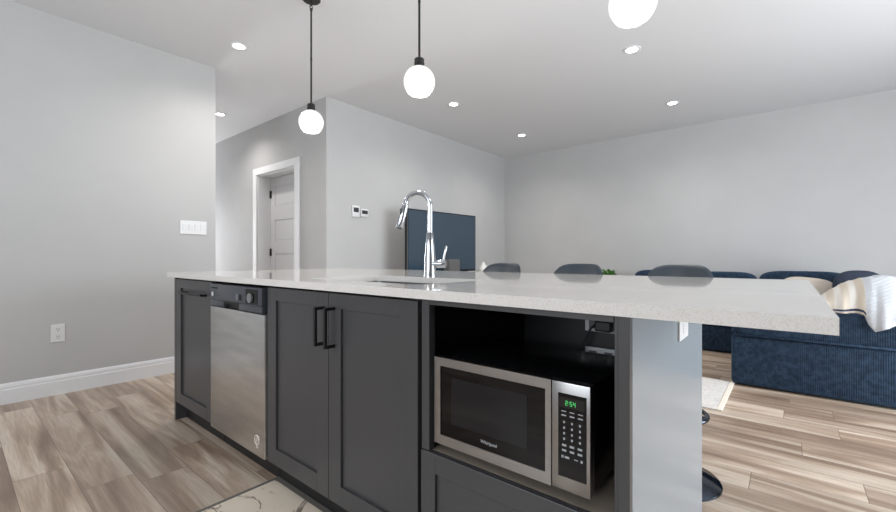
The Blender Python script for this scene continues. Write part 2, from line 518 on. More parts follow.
b = nb(); cyl(b, (x1 - .065, DY - .012, 1.0), .027, .012, 'Y'); cyl(b, (x1 - .065, DY - .034, 1.0), .01, .04, 'Y'); lathe(b, [(0, .03), (.02, .027), (.028, .01), (.026, -.006), (.012, -.018), (0, -.02)], (x1 - .065, DY - .06, 1.0), 24)
struct('door_knob', b, M['black'], dr, smooth=40)

# ------------------------------------------------------------------ island: cabinets
YF = .9046; YC0 = .8703; YC1 = 2.237; CT = .915; CB = .8875
KICK = .11; YK = .966; YBK = 1.52


def shaker(parent, x0, x1, z0, z1, sl=.073, sr=.073, rt=.062, rb=.07, name='door', inset=.010):
    """a framed door or drawer front with a recessed centre panel"""
    b = nb(); y0, y1 = YF, YF + .02
    box(b, x0, x0 + sl, y0, y1, z0, z1); box(b, x1 - sr, x1, y0, y1, z0, z1)
    box(b, x0 + sl, x1 - sr, y0, y1, z1 - rt, z1); box(b, x0 + sl, x1 - sr, y0, y1, z0, z0 + rb)
    d = obj(name, b, M['cabinet'], parent, bevel=.0012)
    b = nb(); box(b, x0 + sl - .004, x1 - sr + .004, y0 + inset, y1 - .002, z0 + rb - .004, z1 - rt + .004)
    obj('centre_panel', b, M['cabinet'], d)
    return d


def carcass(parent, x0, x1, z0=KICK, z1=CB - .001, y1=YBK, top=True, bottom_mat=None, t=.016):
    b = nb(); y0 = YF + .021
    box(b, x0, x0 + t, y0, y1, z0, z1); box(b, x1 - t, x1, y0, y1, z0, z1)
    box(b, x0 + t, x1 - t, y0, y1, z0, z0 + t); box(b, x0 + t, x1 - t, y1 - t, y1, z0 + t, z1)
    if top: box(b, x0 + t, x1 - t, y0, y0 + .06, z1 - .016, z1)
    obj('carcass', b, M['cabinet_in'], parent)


def kick(parent, x0, x1):
    obj('toe_kick', box(nb(), x0, x1, YK, YK + .016, 0, KICK - .001), M['kick'], parent)


def bar_handle_v(parent, x, xm, z0, z1):
    b = nb(); s = .0055; yo = .866
    box(b, x - s, x + s, yo - s, yo + s, z0, z1, .001, 1)
    for z in (z0 + s, z1 - s): box(b, x - s, x + s, yo + s, YF - .0005, z - s, z + s)
    obj('handle', b, M['black'], parent)


# narrow pull-out cabinet at the far end
c1 = thing('base_cabinet', 'narrow charcoal shaker cabinet with horizontal top pull, far left end of the island', 'cabinet', (-2.67, 1.2, 0))
carcass(c1, -2.936, -2.386)
kick(c1, -2.936, -2.386)
b = nb(); box(b, -2.963, -2.938, YF, YBK, 0, CB - .001); obj('side_panel', b, M['cabinet'], c1)
d = shaker(c1, -2.934, -2.389, .114, CB - .012, sl=.078, sr=.068, rt=.052, rb=.066)
b = nb(); tube(b, [(-2.785, .876, .800), (-2.62, .871, .801), (-2.46, .876, .802)], .0065, 10)
for x in (-2.78, -2.465): box(b, x - .006, x + .006, .878, YF + .009, .794, .806)
obj('handle', b, M['black'], d)

# dishwasher
dw = thing('dishwasher', 'stainless steel dishwasher with dark control strip built into the island', 'dishwasher', (-2.085, 1.2, 0))
X0, X1, YW = -2.378, -1.792, .893
b = nb(); box(b, X0 + .004, X1 - .004, YW + .035, YBK, .112, .872); obj('tub', b, M['blackplastic'], dw)
b = nb(); box(b, X0, X1, YW, YW + .034, .110, .752, .004); obj('door', b, M['steel'], dw, smooth=30)
# control strip: profile tapering to the bottom, with pocket handle
b = nb()
px0, px1 = -2.205, -2.035
prof = [(YW - .004, .8705), (YW - .006, .79), (YW + .0, .757)]


def strip(b_, xa, xb, za, zb, off=0):
    def yat(z): return YW - .006 + (max(0, .79 - z) / .033) * .006 + off
    n_ = 4
    for i in range(n_):
        z0_ = za + (zb - za) * i / n_; z1_ = za + (zb - za) * (i + 1) / n_
        q = [b_.verts.new(p) for p in ((xa, yat(z0_), z0_), (xb, yat(z0_), z0_), (xb, yat(z1_), z1_), (xa, yat(z1_), z1_))]
        b_.faces.new(q)


box(b, X0 + .012, X1 - .012, YW - .006, YW + .034, .79, .871, .003)
box(b, X0 + .012, px0, YW - .004, YW + .034, .757, .789, .003)
box(b, px1, X1 - .012, YW - .004, YW + .034, .757, .789, .003)
box(b, px0, px1, YW + .022, YW + .034, .757, .79)
cp = obj('control_panel', b, M['dwpanel'], dw, smooth=30)
obj('pocket_handle', box(nb(), px0, px1, YW - .0055, YW + .02, .779, .7895, .002), M['black'], dw)
obj('pocket_recess', box(nb(), px0 + .002, px1 - .002, YW + .017, YW + .0215, .757, .778), M['black'], dw)
obj('display', box(nb(), -1.955, -1.838, YW - .0075, YW - .0055, .795, .862), M['blackgloss'], cp)
b = nb(); cyl(b, (-1.905, YW - .011, .822), .022, .010, 'Y'); obj('dial', b, M['grey'], cp, smooth=40)
for i, x in enumerate((-2.045, -2.012)):
    obj('button', box(nb(), x - .012, x + .012, YW - .0085, YW - .0055, .803, .832, .001), M['blackgloss'] if i else M['grey'], cp)
b = nb(); cyl(b, (-2.332, YW - .007, .818), .011, .003, 'Y', 20); obj('indicator', b, M['white'], cp)
b = nb()
for i in range(7): box(b, -2.348 + i * .0115, -2.340 + i * .0115, YW - .0068, YW - .0058, .846, .855)
obj('badge', b, M['blackgloss'], cp)
b = nb(); torus(b, (-1.858, YW - .0004, .182), .020, .0032, 'Y', 28, 6)
box(b, -1.8625, -1.8535, YW - .0012, YW, .172, .192); box(b, -1.866, -1.848, YW - .0012, YW, .146, .158)
obj('emblem', b, M['symbol'], dw)
obj('toe_kick', box(nb(), X0, X1, YK, YK + .016, 0, .109), M['kick'], dw)

# double door sink cabinet
c2 = thing('base_cabinet', 'wide charcoal two-door shaker cabinet under the sink, with two black bar handles', 'cabinet', (-1.33, 1.2, 0))
carcass(c2, -1.788, -.866, top=False); kick(c2, -1.788, -.866)
d = shaker(c2, -1.786, -1.3265, .108, CB - .012, rt=.055)
bar_handle_v(d, -1.352, 0, .680, .824)
d = shaker(c2, -1.3235, -.8665, .108, CB - .012, rt=.055)
bar_handle_v(d, -1.288, 0, .678, .826)

# open niche cabinet
c3 = thing('base_cabinet', 'charcoal cabinet at the near end of the island with open niche above deep drawer', 'cabinet', (-.57, 1.2, 0))
NX0, NX1 = -.853, -.289
obj('left_stile', box(nb(), NX0, -.823, YF + .004, YF + .03, .436, CB - .002), M['cabinet'], c3, bevel=.001)
obj('right_stile', box(nb(), NX1, -.2815, YF + .004, YF + .03, .436, CB - .002), M['cabinet'], c3, bevel=.001)
obj('top_rail', box(nb(), -.822, NX1 - .001, YF + .004, YF + .03, .868, CB - .002), M['cabinet'], c3, bevel=.001)
b = nb(); t = .016; y0 = YF + .031
box(b, NX0, NX0 + t, y0, YBK, KICK, CB - .002); box(b, -.2815 - t + .012, -.2815, y0, YBK, KICK, CB - .002)
box(b, NX0 + t, -.286, YBK - t, YBK, KICK, CB - .002); box(b, NX0 + t, -.286, y0, YBK - t, KICK, KICK + t)
box(b, NX0 + t, -.286, y0, YBK - t, .871, CB - .002)
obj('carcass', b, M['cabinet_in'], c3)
obj('shelf', box(nb(), NX0 + t, -.286, YF + .0215, YBK - t, .416, .434), M['ledge'], c3)
d = shaker(c3, NX0 + .001, -.2825, .108, .4345, sl=.055, sr=.055, rt=.058, rb=.06, name='drawer_front')
kick(c3, NX0, -.2815)

# end panel, back panel
ep = thing('end_panel', 'tall plain panel closing the near end of the island, painted pale for window light', 'panel', (-.269, 1.37, 0))
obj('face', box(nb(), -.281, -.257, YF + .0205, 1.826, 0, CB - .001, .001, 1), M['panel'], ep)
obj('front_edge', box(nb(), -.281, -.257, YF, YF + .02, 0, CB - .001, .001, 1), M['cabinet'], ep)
bk = thing('island_back', 'charcoal back box carrying the counter overhang on the stool side of the island', 'panel', (-1.6, 1.68, 0))
obj('back_panel', box(nb(), -2.963, -.2815, 1.808, 1.826, 0, CB - .001), M['cabinet'], bk)
obj('inner_panel', box(nb(), -2.963, -.2815, 1.5215, 1.535, 0, CB - .001), M['cabinet_in'], bk)
obj('side_panel', box(nb(), -2.963, -2.945, 1.536, 1.807, 0, CB - .001), M['cabinet'], bk)

# counter with sink cut-out
CX0, CX1 = -2.992, .0585
SX0, SX1, SY0, SY1 = -1.65, -.965, 1.025, 1.425


def rrect(x0, x1, y0, y1, r, n=6):
    out = []
    for cx, cy, a0 in ((x1 - r, y1 - r, 0), (x0 + r, y1 - r, 90), (x0 + r, y0 + r, 180), (x1 - r, y0 + r, 270)):
        for i in range(n + 1):
            a = math.radians(a0 + 90 * i / n); out.append((cx + r * math.cos(a), cy + r * math.sin(a)))
    return out


b = nb()
inner = rrect(SX0, SX1, SY0, SY1, .035)
n4 = len(inner) // 4
outer = []
for i, (x, y) in enumerate(inner):
    k, f_ = divmod(i, n4)
    corner = ((CX1, YC1), (CX0, YC1), (CX0, YC0), (CX1, YC0))[k]
    outer.append(corner)
for z in (CT, CB):
    iv = [b.verts.new((x, y, z)) for x, y in inner]
    cv = [b.verts.new((x, y, z)) for x, y in ((CX1, YC1), (CX0, YC1), (CX0, YC0), (CX1, YC0))]
    for k in range(4):
        for i in range(k * n4, k * n4 + n4 - 1): b.faces.new((iv[i], iv[i + 1], cv[k]))
        i = k * n4 + n4 - 1
        b.faces.new((iv[i], iv[(i + 1) % len(iv)], cv[(k + 1) % 4], cv[k]))
    if z == CT: it, ctp = iv, cv
for i in range(len(it)):
    j = (i + 1) % len(it); b.faces.new((it[i], it[j], iv[j], iv[i]))
for i in range(4):
    j = (i + 1) % 4; b.faces.new((ctp[i], ctp[j], cv[j], cv[i]))
top = obj('countertop', b, M['quartz'])
tag(top, 'long white speckled quartz countertop covering the kitchen island', 'countertop')

# undermount sink
sk = thing('kitchen_sink', 'stainless undermount sink set into the white island counter', 'sink', (-1.28, 1.217, .68))
b = nb()
loops = []
for ins, z, r_ in ((-.012, CB - .0005, .045), (.004, CB - .0005, .035), (.006, .70, .035), (.035, .682, .03)):
    loops.append([b.verts.new((x, y, z)) for x, y in rrect(SX0 + ins, SX1 - ins, SY0 + ins, SY1 - ins, r_)])
for a, c in zip(loops, loops[1:]):
    for i in range(len(a)):
        j = (i + 1) % len(a); b.faces.new((a[i], a[j], c[j], c[i]))
b.faces.new(loops[-1])
obj('basin', b, M['sink'], sk, smooth=50)
b = nb(); cyl(b, (-1.28, 1.217, .6845), .045, .004); torus(b, (-1.28, 1.217, .687), .045, .004)
obj('drain', b, M['chrome'], sk, smooth=40)

# faucet
FX, FY = -1.353, 1.5
fc = thing('kitchen_faucet', 'tall chrome pull-down faucet arching over the sink', 'faucet', (FX, FY, CT))
b = nb(); lathe(b, [(0, 0), (.030, 0), (.030, .004), (.0285, .008), (.0275, .09), (.0235, .13), (.0165, .21), (.0155, .215), (0, .215)], (FX, FY, CT), 32)
obj('body', b, M['chrome'], fc, smooth=40)
R_ = .060; top_z = 1.322 - R_
sdir = Vector((-.80, -.60, 0)).normalized()
pts = [Vector((FX, FY, CT + .21)), Vector((FX, FY, CT + .27)), Vector((FX, FY, top_z - .01))]
for i in range(0, 19):
    a = PI * i / 18 * .95
    pts.append(Vector((FX, FY, top_z)) + sdir * (R_ - R_ * math.cos(a)) + Vector((0, 0, R_ * math.sin(a))))
tube_end = pts[-1]; tdir = (pts[-1] - pts[-2]).normalized()
b = nb(); tube(b, pts, .0128, 18)
obj('spout', b, M['chrome'], fc, smooth=40)
b = nb(); tube(b, [tube_end - tdir * .002, tube_end + tdir * .004, tube_end + tdir * .010, tube_end + tdir * .05, tube_end + tdir * .118, tube_end + tdir * .124], [.0128, .0155, .0165, .018, .020, .0175], 20)
sh = obj('spray_head', b, M['chrome'], fc, smooth=35)
b = nb(); e_ = tube_end + tdir * .1235; tube(b, [e_, e_ + tdir * .004], [.0165, .015], 20); obj('spray_face', b, M['black'], sh)
b = nb(); q = tube_end + tdir * .045 + Vector((.0, -.0165, .003)); pillow(b, q, (.012, .01, .034), 3, 4); obj('spray_button', b, M['black'], sh, smooth=True)
hd = Vector((.95, .30, 0)).normalized()
b = nb(); hp = Vector((FX, FY, .977)); tube(b, [hp + hd * .015, hp + hd * .03, hp + hd * .078, hp + hd * .083], [.0195, .0195, .0195, .016], 22)
obj('valve', b, M['chrome'], fc, smooth=40)
b = nb(); q = hp + hd * .070; tube(b, [q + Vector((0, 0, .012)), q + Vector((.006, .002, .045)), q + Vector((.014, .005, .083)), q + Vector((.014, .005, .087))], [.0065, .0062, .0058, .004], 12)
obj('lever', b, M['chrome'], fc, smooth=40)

# ------------------------------------------------------------------ microwave in the niche
mw = thing('microwave', 'stainless and black microwave in the open island niche', 'microwave', (-.58, 1.1, .434))
A0, A1, Z0, Z1, YM = -.815, -.346, .4605, .7145, .922
obj('case', box(nb(), A0 + .004, A1 - .004, YM + .028, YM + .36, Z0 + .002, Z1 - .002, .004), M['blackplastic'], mw, smooth=30)
b = nb()
wx0, wx1, wz0, wz1 = -.791, -.4565, .4885, .690
DXE = -.4415
box(b, A0, wx0, YM, YM + .027, Z0, Z1); box(b, wx1, DXE, YM, YM + .027, Z0, Z1)
box(b, wx0, wx1, YM, YM + .027, Z0, wz0); box(b, wx0, wx1, YM, YM + .027, wz1, Z1)
bmesh.ops.remove_doubles(b, verts=b.verts, dist=1e-5)
dr_ = obj('door', b, M['mwsteel'], mw)
gl = obj('window_glass', box(nb(), wx0, wx1, YM + .003, YM + .02, wz0, wz1), M['blackgloss'], dr_)
obj('window_screen', box(nb(), -.752, -.5065, YM + .0022, YM + .0032, .527, .662), M['mesh'], dr_)
b = nb(); text_bm(b, 'Whirlpool', .0125, face_y(-.622, YM + .002, .5085)); obj('lettering', b, M['print'], dr_)
b = nb(); box(b, A1 - .0935, A1, YM, YM + .027, Z0, Z1, .002); pnl = obj('control_panel', b, M['mwsteel'], mw, smooth=30)
kx0, kx1, kz0, kz1 = -.4225, -.3545, .4935, .689
obj('keypad', box(nb(), kx0, kx1, YM - .0012, YM + .001, kz0, kz1), M['blackgloss'], pnl)
obj('display', box(nb(), kx0 + .004, kx1 - .004, YM - .0016, YM - .001, .656, .680), M['blackplastic'], pnl)
# seven segment clock
b = nb()
SEG = {'1': 'bc', '2': 'abged', '5': 'afgcd', '3': 'abgcd', '4': 'fgbc', '9': 'abfgcd'}


def digit(b_, ch, x, z, w_=.0055, h_=.0105, t_=.0013):
    y_ = YM - .0022
    rc = {'a': (x, x + w_, z + h_ - t_, z + h_), 'd': (x, x + w_, z, z + t_), 'g': (x, x + w_, z + h_ / 2 - t_ / 2, z + h_ / 2 + t_ / 2),
          'f': (x, x + t_, z + h_ / 2, z + h_), 'e': (x, x + t_, z, z + h_ / 2), 'b': (x + w_ - t_, x + w_, z + h_ / 2, z + h_), 'c': (x + w_ - t_, x + w_, z, z + h_ / 2)}
    for s in SEG[ch]:
        xa, xb, za, zb = rc[s]; box(b_, xa, xb, y_, y_ + .0007, za, zb)


for ch, x in (('2', -.4045), ('5', -.3935), ('4', -.3855)): digit(b, ch, x, .6625)
for z in (.6655, .670): box(b, -.3965, -.3952, YM - .0022, YM - .0015, z, z + .0013)
obj('clock_digits', b, M['green'], pnl)


def key(x, z, w_, h_): return obj('key', box(nb(), x - w_ / 2, x + w_ / 2, YM - .0018, YM - .0011, z - h_ / 2, z + h_ / 2), M['print'], pnl)


for r_, z in enumerate((.6475, .638)):
    for x in (-.4085, -.3885, -.3685): key(x, z, .0115, .0022 if r_ == 0 else .003)
for z in (.622, .609, .596, .583):
    for x in (-.4075, -.3885, -.3695): key(x, z, .0042, .0052)
for z in (.568, .556):
    for x in (-.4075, -.3885, -.3695): key(x, z, .0105, .0048)
key(-.4115, .541, .005, .006); key(-.4005, .541, .011, .005); key(-.3785, .541, .009, .0022); key(-.3655, .541, .005, .006)
for x in (A0 + .05, A1 - .05):
    for y in (YM + .06, YM + .32):
        b = nb(); cyl(b, (x, y, .4475), .014, .0265, seg=16); obj('foot', b, M['black'], mw)

# receptacles at the back of the niche
for z, lab in ((.765, 'upper horizontal white receptacle with black cord, back of microwave niche'), (.655, 'lower horizontal white receptacle in the back of the microwave niche')):
    t_ = thing('receptacle', lab, 'outlet', (-.53, YBK - .016, z), 'receptacles in the niche')
    obj('cover_plate', box(nb(), -.582, -.468, YBK - .0225, YBK - .0165, z - .026, z + .026, .002), M['white'], t_)
    for x in (-.553, -.497): obj('socket', box(nb(), x - .014, x + .014, YBK - .0235, YBK - .0225, z - .014, z + .014), M['socket'], t_)
pc = thing('power_cord', 'black cord and plug hanging from the upper receptacle behind the microwave', 'cord', (-.51, YBK - .03, .765))
obj('plug', box(nb(), -.535, -.477, YBK - .058, YBK - .0237, .746, .784, .006), M['black'], pc)
b = nb(); tube(b, [(-.533, YBK - .045, .768), (-.55, YBK - .05, .755), (-.575, YBK - .055, .70), (-.60, YBK - .06, .62), (-.62, YBK - .07, .52), (-.63, YBK - .10, .455), (-.62, YBK - .16, .4405), (-.60, YM + .362, .445)], .0045, 8)
obj('cable', b, M['black'], pc, smooth=True)

# outlet on the end panel
t_ = thing('wall_outlet', 'white outlet plate on the end panel below the counter edge', 'outlet', (-.2565, 1.45, .81))
obj('cover_plate', box(nb(), -.2565, -.2505, 1.385, 1.512, .757, .872, .002), M['white'], t_)
for z in (.792, .839): obj('socket', box(nb(), -.2505, -.2495, 1.429, 1.469, z - .016, z + .016), M['white'], t_)

# ------------------------------------------------------------------ wall fittings
t_ = thing('wall_outlet', 'white outlet plate low on the left wall above the baseboard', 'outlet', (XL, .52, .45))
obj('cover_plate', box(nb(), XL + .0005, XL + .007, .481, .559, .386, .516, .002), M['white'], t_)
for z in (.424, .478):
    s_ = obj('socket', box(nb(), XL + .007, XL + .0085, .505, .537, z - .017, z + .017, .001), M['white'], t_)
    b = nb()
    for y in (.514, .527): box(b, XL + .0085, XL + .009, y - .0015, y + .0015, z - .002, z + .010)
    cyl(b, (XL + .0087, .5205, z - .009), .0035, .0006, 'X', 12)
    obj('slot', b, M['socket'], s_)
t_ = thing('light_switch', 'white four-gang switch plate on the left wall near its corner', 'switch', (XL, 1.42, 1.278))
obj('cover_plate', box(nb(), XL + .0005, XL + .007, 1.312, 1.528, 1.218, 1.338, .002), M['white'], t_)
for i in range(4):
    y = 1.348 + i * .048
    b = nb(); box(b, XL + .0069, XL + .011, y - .016, y + .016, 1.246, 1.310, .002)
    for v_ in b.verts:
        if v_.co.x > XL + .009 and v_.co.z < 1.27: v_.co.x -= .003
    obj('rocker', b, M['white'], t_)
t_ = thing('thermostat', 'larger left thermostat with dark screen on the wall beside the television', 'thermostat', (XM, 3.06, 1.55))
obj('housing', box(nb(), XM + .0005, XM + .022, 3.003, 3.108, 1.484, 1.618, .006), M['white'], t_, smooth=30)
obj('screen', box(nb(), XM + .0215, XM + .023, 3.018, 3.092, 1.540, 1.594), M['lcd'], t_)
t_ = thing('thermostat', 'smaller right wall control with dark screen, next to the larger thermostat', 'thermostat', (XM, 3.18, 1.55))
obj('housing', box(nb(), XM + .0005, XM + .02, 3.133, 3.24, 1.498, 1.588, .005), M['white'], t_, smooth=30)
obj('screen', box(nb(), XM + .0195, XM + .021, 3.142, 3.228, 1.528, 1.571), M['lcd'], t_)

# ------------------------------------------------------------------ ceiling lights


def spot(parent, loc, power, ang=150, blend=1, r=.05, col=(1, .955, .90)):
    d_ = bpy.data.lights.new('lamp', 'SPOT'); d_.energy = power; d_.spot_size = math.radians(ang); d_.spot_blend = blend
    d_.shadow_soft_size = r; d_.color = col
    o_ = bpy.data.objects.new('lamp', d_); COL.objects.link(o_); o_.parent = parent
    o_.location = Vector(loc) - parent.location
    return o_


dls = [(-3.569, 1.562, 'recessed ceiling light nearest the left wall, above its corner'),
       (-5.44, 2.153, 'recessed ceiling light in the hallway, partly cut by the left wall edge'),
       (-3.0, 3.734, 'recessed ceiling light between middle and left pendants, in front of the television wall'),
       (-3.0, 5.311, 'recessed ceiling light closest to the far corner of the room'),
       (-1.04, 3.727, 'recessed ceiling light just below the near pendant globe'),
       (-1.04, 5.311, 'recessed ceiling light nearest the back wall on the sofa side')]
proto = None
for x, y, lab in dls:
    loc = Vector((x, y, ZC))
    if proto is None:
        proto = thing('recessed_light', lab, 'ceiling light', loc, 'recessed ceiling lights')
        b = nb(); lathe(b, [(.046, -.001), (.047, -.006), (.062, -.008), (.068, -.005), (.069, -.0005)], loc, 40); obj('trim_ring', b, M['trim'], proto, smooth=40)
        b = nb(); lathe(b, [(0, -.0045), (.0465, -.0045)], loc, 32); obj('diffuser', b, M['led'], proto)
        spot(proto, loc + Vector((0, 0, -.012)), DOWNLIGHT_W, r=.045)
    else:
        copy_tree(proto, loc, lab)

proto = None
for x, lab in ((-2.53, 'farthest pendant over the island, lit white globe on a black rod by the hall door'),
               (-1.51, 'middle pendant over the island, lit white globe on a black rod above the faucet'),
               (-.441, 'nearest pendant over the island, lit white globe cut by the top of the frame')):
    loc = Vector((x, 1.59, ZC))
    if proto is None:
        proto = thing('pendant_light', lab, 'pendant light', loc, 'pendants over the island')
        gz = 1.935 - ZC
        b = nb(); lathe(b, [(0, -.0005), (.062, -.0005), (.062, -.010), (.056, -.015), (0, -.015)], loc, 36); obj('canopy', b, M['black'], proto, smooth=35)
        b = nb(); torus(b, loc + Vector((0, 0, -.042)), .011, .0028, 'Y', 20, 8); torus(b, loc + Vector((0, 0, -.062)), .011, .0028, 'X', 20, 8)
        cyl(b, loc + Vector((0, 0, -.028)), .006, .012, seg=12); obj('loop', b, M['black'], proto, smooth=True)
        b = nb(); tube(b, [loc + Vector((0, 0, -.070)), loc + Vector((0, 0, -.085)), loc + Vector((0, 0, -.090)), loc + Vector((0, 0, gz + .12))], [.009, .009, .0062, .0062], 14)
        cyl(b, loc + Vector((0, 0, (-.09 + gz + .1) / 2)), .0072, .02, seg=14); obj('rod', b, M['black'], proto, smooth=40)
        b = nb(); lathe(b, [(0, gz + .125), (.020, gz + .125), (.026, gz + .120), (.026, gz + .102), (.0275, gz + .100), (.0275, gz + .074), (0, gz + .072)], loc, 30)
        obj('socket_cap', b, M['black'], proto, smooth=35)
        b = nb(); R0 = .0825; pr = []
        for i in range(25):
            th = math.radians(18 + (140 - 18) * i / 24); pr.append((R0 * math.sin(th), gz + R0 * math.cos(th)))
        pr += [(pr[-1][0] - .006, pr[-1][1] - .001), (pr[-1][0] - .012, pr[-1][1] + .006), (0, pr[-1][1] + .010)]
        lathe(b, pr, loc, 44); obj('globe', b, M['opal'], proto, smooth=50)
        d_ = bpy.data.lights.new('lamp', 'POINT'); d_.energy = PENDANT_W; d_.shadow_soft_size = .06; d_.color = (1, .96, .91)
        o_ = bpy.data.objects.new('lamp', d_); COL.objects.link(o_); o_.parent = proto; o_.location = (0, 0, gz - .115)
    else:
        copy_tree(proto, loc, lab)

# ------------------------------------------------------------------ bar stools
SP = (-.42, 2.12, 0)
stool = thing('bar_stool', 'nearest bar stool, charcoal low-back shell showing in front of the navy sofa', 'stool', SP, 'bar stools behind the island')
b = nb(); lathe(b, [(0, 0), (.198, 0), (.198, .006), (.192, .012), (.12, .026), (.05, .036), (.036, .05), (0, .05)], SP, 48); obj('base', b, M['darkchrome'], stool, smooth=40)
b = nb(); cyl(b, (SP[0], SP[1], .38), .024, .68, seg=24); cyl(b, (SP[0], SP[1], .36), .032, .03, seg=24); obj('column', b, M['darkchrome'], stool, smooth=40)
b = nb()
torus(b, (SP[0], SP[1], .30), .14, .011, 'Z', 40, 10); tube(b, [(SP[0] - .14, SP[1], .30), (SP[0] + .14, SP[1], .30)], .008, 10); tube(b, [(SP[0], SP[1] - .14, .30), (SP[0], SP[1] + .14, .30)], .008, 10)
obj('footrest', b, M['darkchrome'], stool, smooth=True)
b = nb(); pillow(b, (SP[0], SP[1], .746), (.30, .31, .066), 3.2, 12); obj('seat', b, M['stool'], stool, smooth=True)
b = nb()
RB = .165; nt, nz_ = 36, 12
grid = {}
for side in (0, 1):
    for i in range(nt + 1):
        u = -1 + 2 * i / nt
        th = u * math.radians(98)
        # rim height: flat rounded crown at the rear falling to the arms
        a_ = abs(u) / .40; a_ *= 1.0
        zt = .972 - .050 * a_ ** 4 if a_ < 1.2 else .972 - .050 * 1.2 ** 4 - .09 * (1 - math.exp(-(a_ - 1.2) * 3.5))
        for k in range(nz_ + 1):
            t = k / nz_
            z = .745 + (zt - .745) * t
            rr = RB + .018 * t + .07 * t * t * math.cos(th) ** 2 - (0 if side == 0 else .028 * (1 - .35 * t))
            grid[side, i, k] = b.verts.new((SP[0] + rr * math.sin(th), SP[1] + rr * math.cos(th), z + (0 if side == 0 else -.004 * t)))
for side in (0, 1):
    for i in range(nt):
        for k in range(nz_):
            b.faces.new([grid[side, *q] for q in ((i, k), (i + 1, k), (i + 1, k + 1), (i, k + 1))])
for i in range(nt):
    for k in (0, nz_): b.faces.new((grid[0, i, k], grid[0, i + 1, k], grid[1, i + 1, k], grid[1, i, k]))
for k in range(nz_):
    for i in (0, nt): b.faces.new((grid[0, i, k], grid[0, i, k + 1], grid[1, i, k + 1], grid[1, i, k]))
obj('backrest', b, M['stool'], stool, smooth=50)
copy_tree(stool, (-.935, 2.12, 0), 'middle bar stool behind the island, charcoal low-back shell in front of the plant')
copy_tree(stool, (-1.445, 2.12, 0), 'farthest bar stool behind the island, charcoal low-back shell beside the television')

# ------------------------------------------------------------------ television corner
cons = thing('media_console', 'low walnut media console carrying the television by the side wall', 'console', (-3.6, 4.2, 0))
obj('body', box(nb(), -3.92, -3.25, 3.15, 5.35, .10, .75, .004), M['oak'], cons)
for i in range(4):
    y = 3.17 + i * .5425
    d = obj('door', box(nb(), -3.25, -3.232, y, y + .533, .12, .735, .002), M['oak'], cons)
    b = nb(); cyl(b, (-3.226, y + (.49 if i % 2 == 0 else .04), .45), .010, .014, 'X', 16); obj('knob', b, M['black'], d)
for x in (-3.85, -3.32):
    for y in (3.25, 5.25):
        b = nb(); cyl(b, (x, y, .05), .018, .10, seg=16, r2=.025); obj('leg', b, M['black'], cons)
tv = thing('television', 'large flat television with dark blank screen in front of the side wall', 'television', (-3.47, 4.13, .75))
ta = math.radians(3.2)
mt = Matrix.Translation((-3.475, 4.135, 0)) @ Matrix.Rotation(-ta, 4, 'Z')


def tvpart(name, bmf, m_, par):
    bmesh.ops.transform(bmf, matrix=mt, verts=bmf.verts); return obj(name, bmf, m_, par)


HW = .645; T0, T1 = .822, 1.597
b = nb(); box(b, -.05, .0, -HW, HW, T0, T1, .004); box(b, -.075, -.05, -HW * .7, HW * .7, T0 + .05, T1 - .2)
tvpart('casing', b, M['blackplastic'], tv)
tvpart('screen', box(nb(), .0, .003, -HW + .014, HW - .014, T0 + .024, T1 - .014), M['screen'], tv)
for y in (-.45, .45):
    b = nb(); tube(b, [(.11, y, .761), (-.025, y, .83), (-.15, y, .761)], .009, 8); tvpart('foot', b, M['black'], tv)
b = nb(); box(b, -3.42, -3.30, 4.04, 4.25, .7505, .985, .02, 4)
spk = tag(obj('speaker', b, M['speaker'], smooth=30), 'small rounded grey speaker in front of the television screen', 'speaker')
b = nb(); lathe(b, [(0, 0), (.07, 0), (.092, .05), (.088, .09), (.055, .13), (.022, .165), (.018, .19), (0, .192)], (-3.45, 4.99, .7505), 28)
vs_ = tag(obj('vase', b, M['pot'], smooth=True), 'small white tapering vase at the right end of the television', 'vase')

# ------------------------------------------------------------------ sectional sofa
so = thing('sectional_sofa', 'navy corduroy sectional sofa along the back wall with its near end facing the island', 'sofa', (0, 5.1, 0))
SX_L, SX_R = -.36, .68
obj('end_base', box(nb(), SX_L, SX_R, 3.965, 4.20, .012, .398, .03, 4), M['navy'], so, smooth=40)
b = nb(); pillow(b, ((SX_L + SX_R) / 2, 4.085, .50), (SX_R - SX_L, .25, .215), 10, 10); obj('armrest', b, M['navy'], so, smooth=True)
obj('chaise_base', box(nb(), SX_L + .01, SX_R, 4.201, 5.199, .012, .30, .02, 3), M['navy'], so, smooth=40)
b = nb(); pillow(b, (.05, 4.70, .365), (.80, .98, .16), 10, 10); obj('seat_cushion', b, M['navy'], so, smooth=True)
b = nb(); pillow(b, (.59, 4.80, .57), (.20, 1.16, .52), 9, 10); obj('chaise_back', b, M['navy'], so, smooth=True)
obj('back_base', box(nb(), -1.70, SX_R, 5.21, 6.33, .012, .285, .025, 3), M['navy'], so, smooth=40)
for x0, x1 in ((-1.66, -.99), (-.985, -.315), (-.31, .40)):
    b = nb(); pillow(b, ((x0 + x1) / 2, 5.58, .365), (x1 - x0, .78, .17), 10, 10); obj('seat_cushion', b, M['navy'], so, smooth=True)
b = nb(); pillow(b, (-.5, 6.20, .50), (2.38, .26, .50), 10, 10); obj('backrest', b, M['navy'], so, smooth=True)
for x0, x1, h in ((-1.64, -.98, .842), (-.975, -.285, .835), (-.28, .50, .855)):
    b = nb(); pillow(b, ((x0 + x1) / 2, 6.02, .45 + (h - .45) / 2), (x1 - x0, .26, h - .45), 4.5, 12, Matrix.Rotation(-.10, 4, 'X')); obj('back_cushion', b, M['navy'], so, smooth=True)
b = nb(); pillow(b, (-1.70, 5.78, .40), (.16, 1.1, .52), 9, 8); obj('side_arm', b, M['navy'], so, smooth=True)
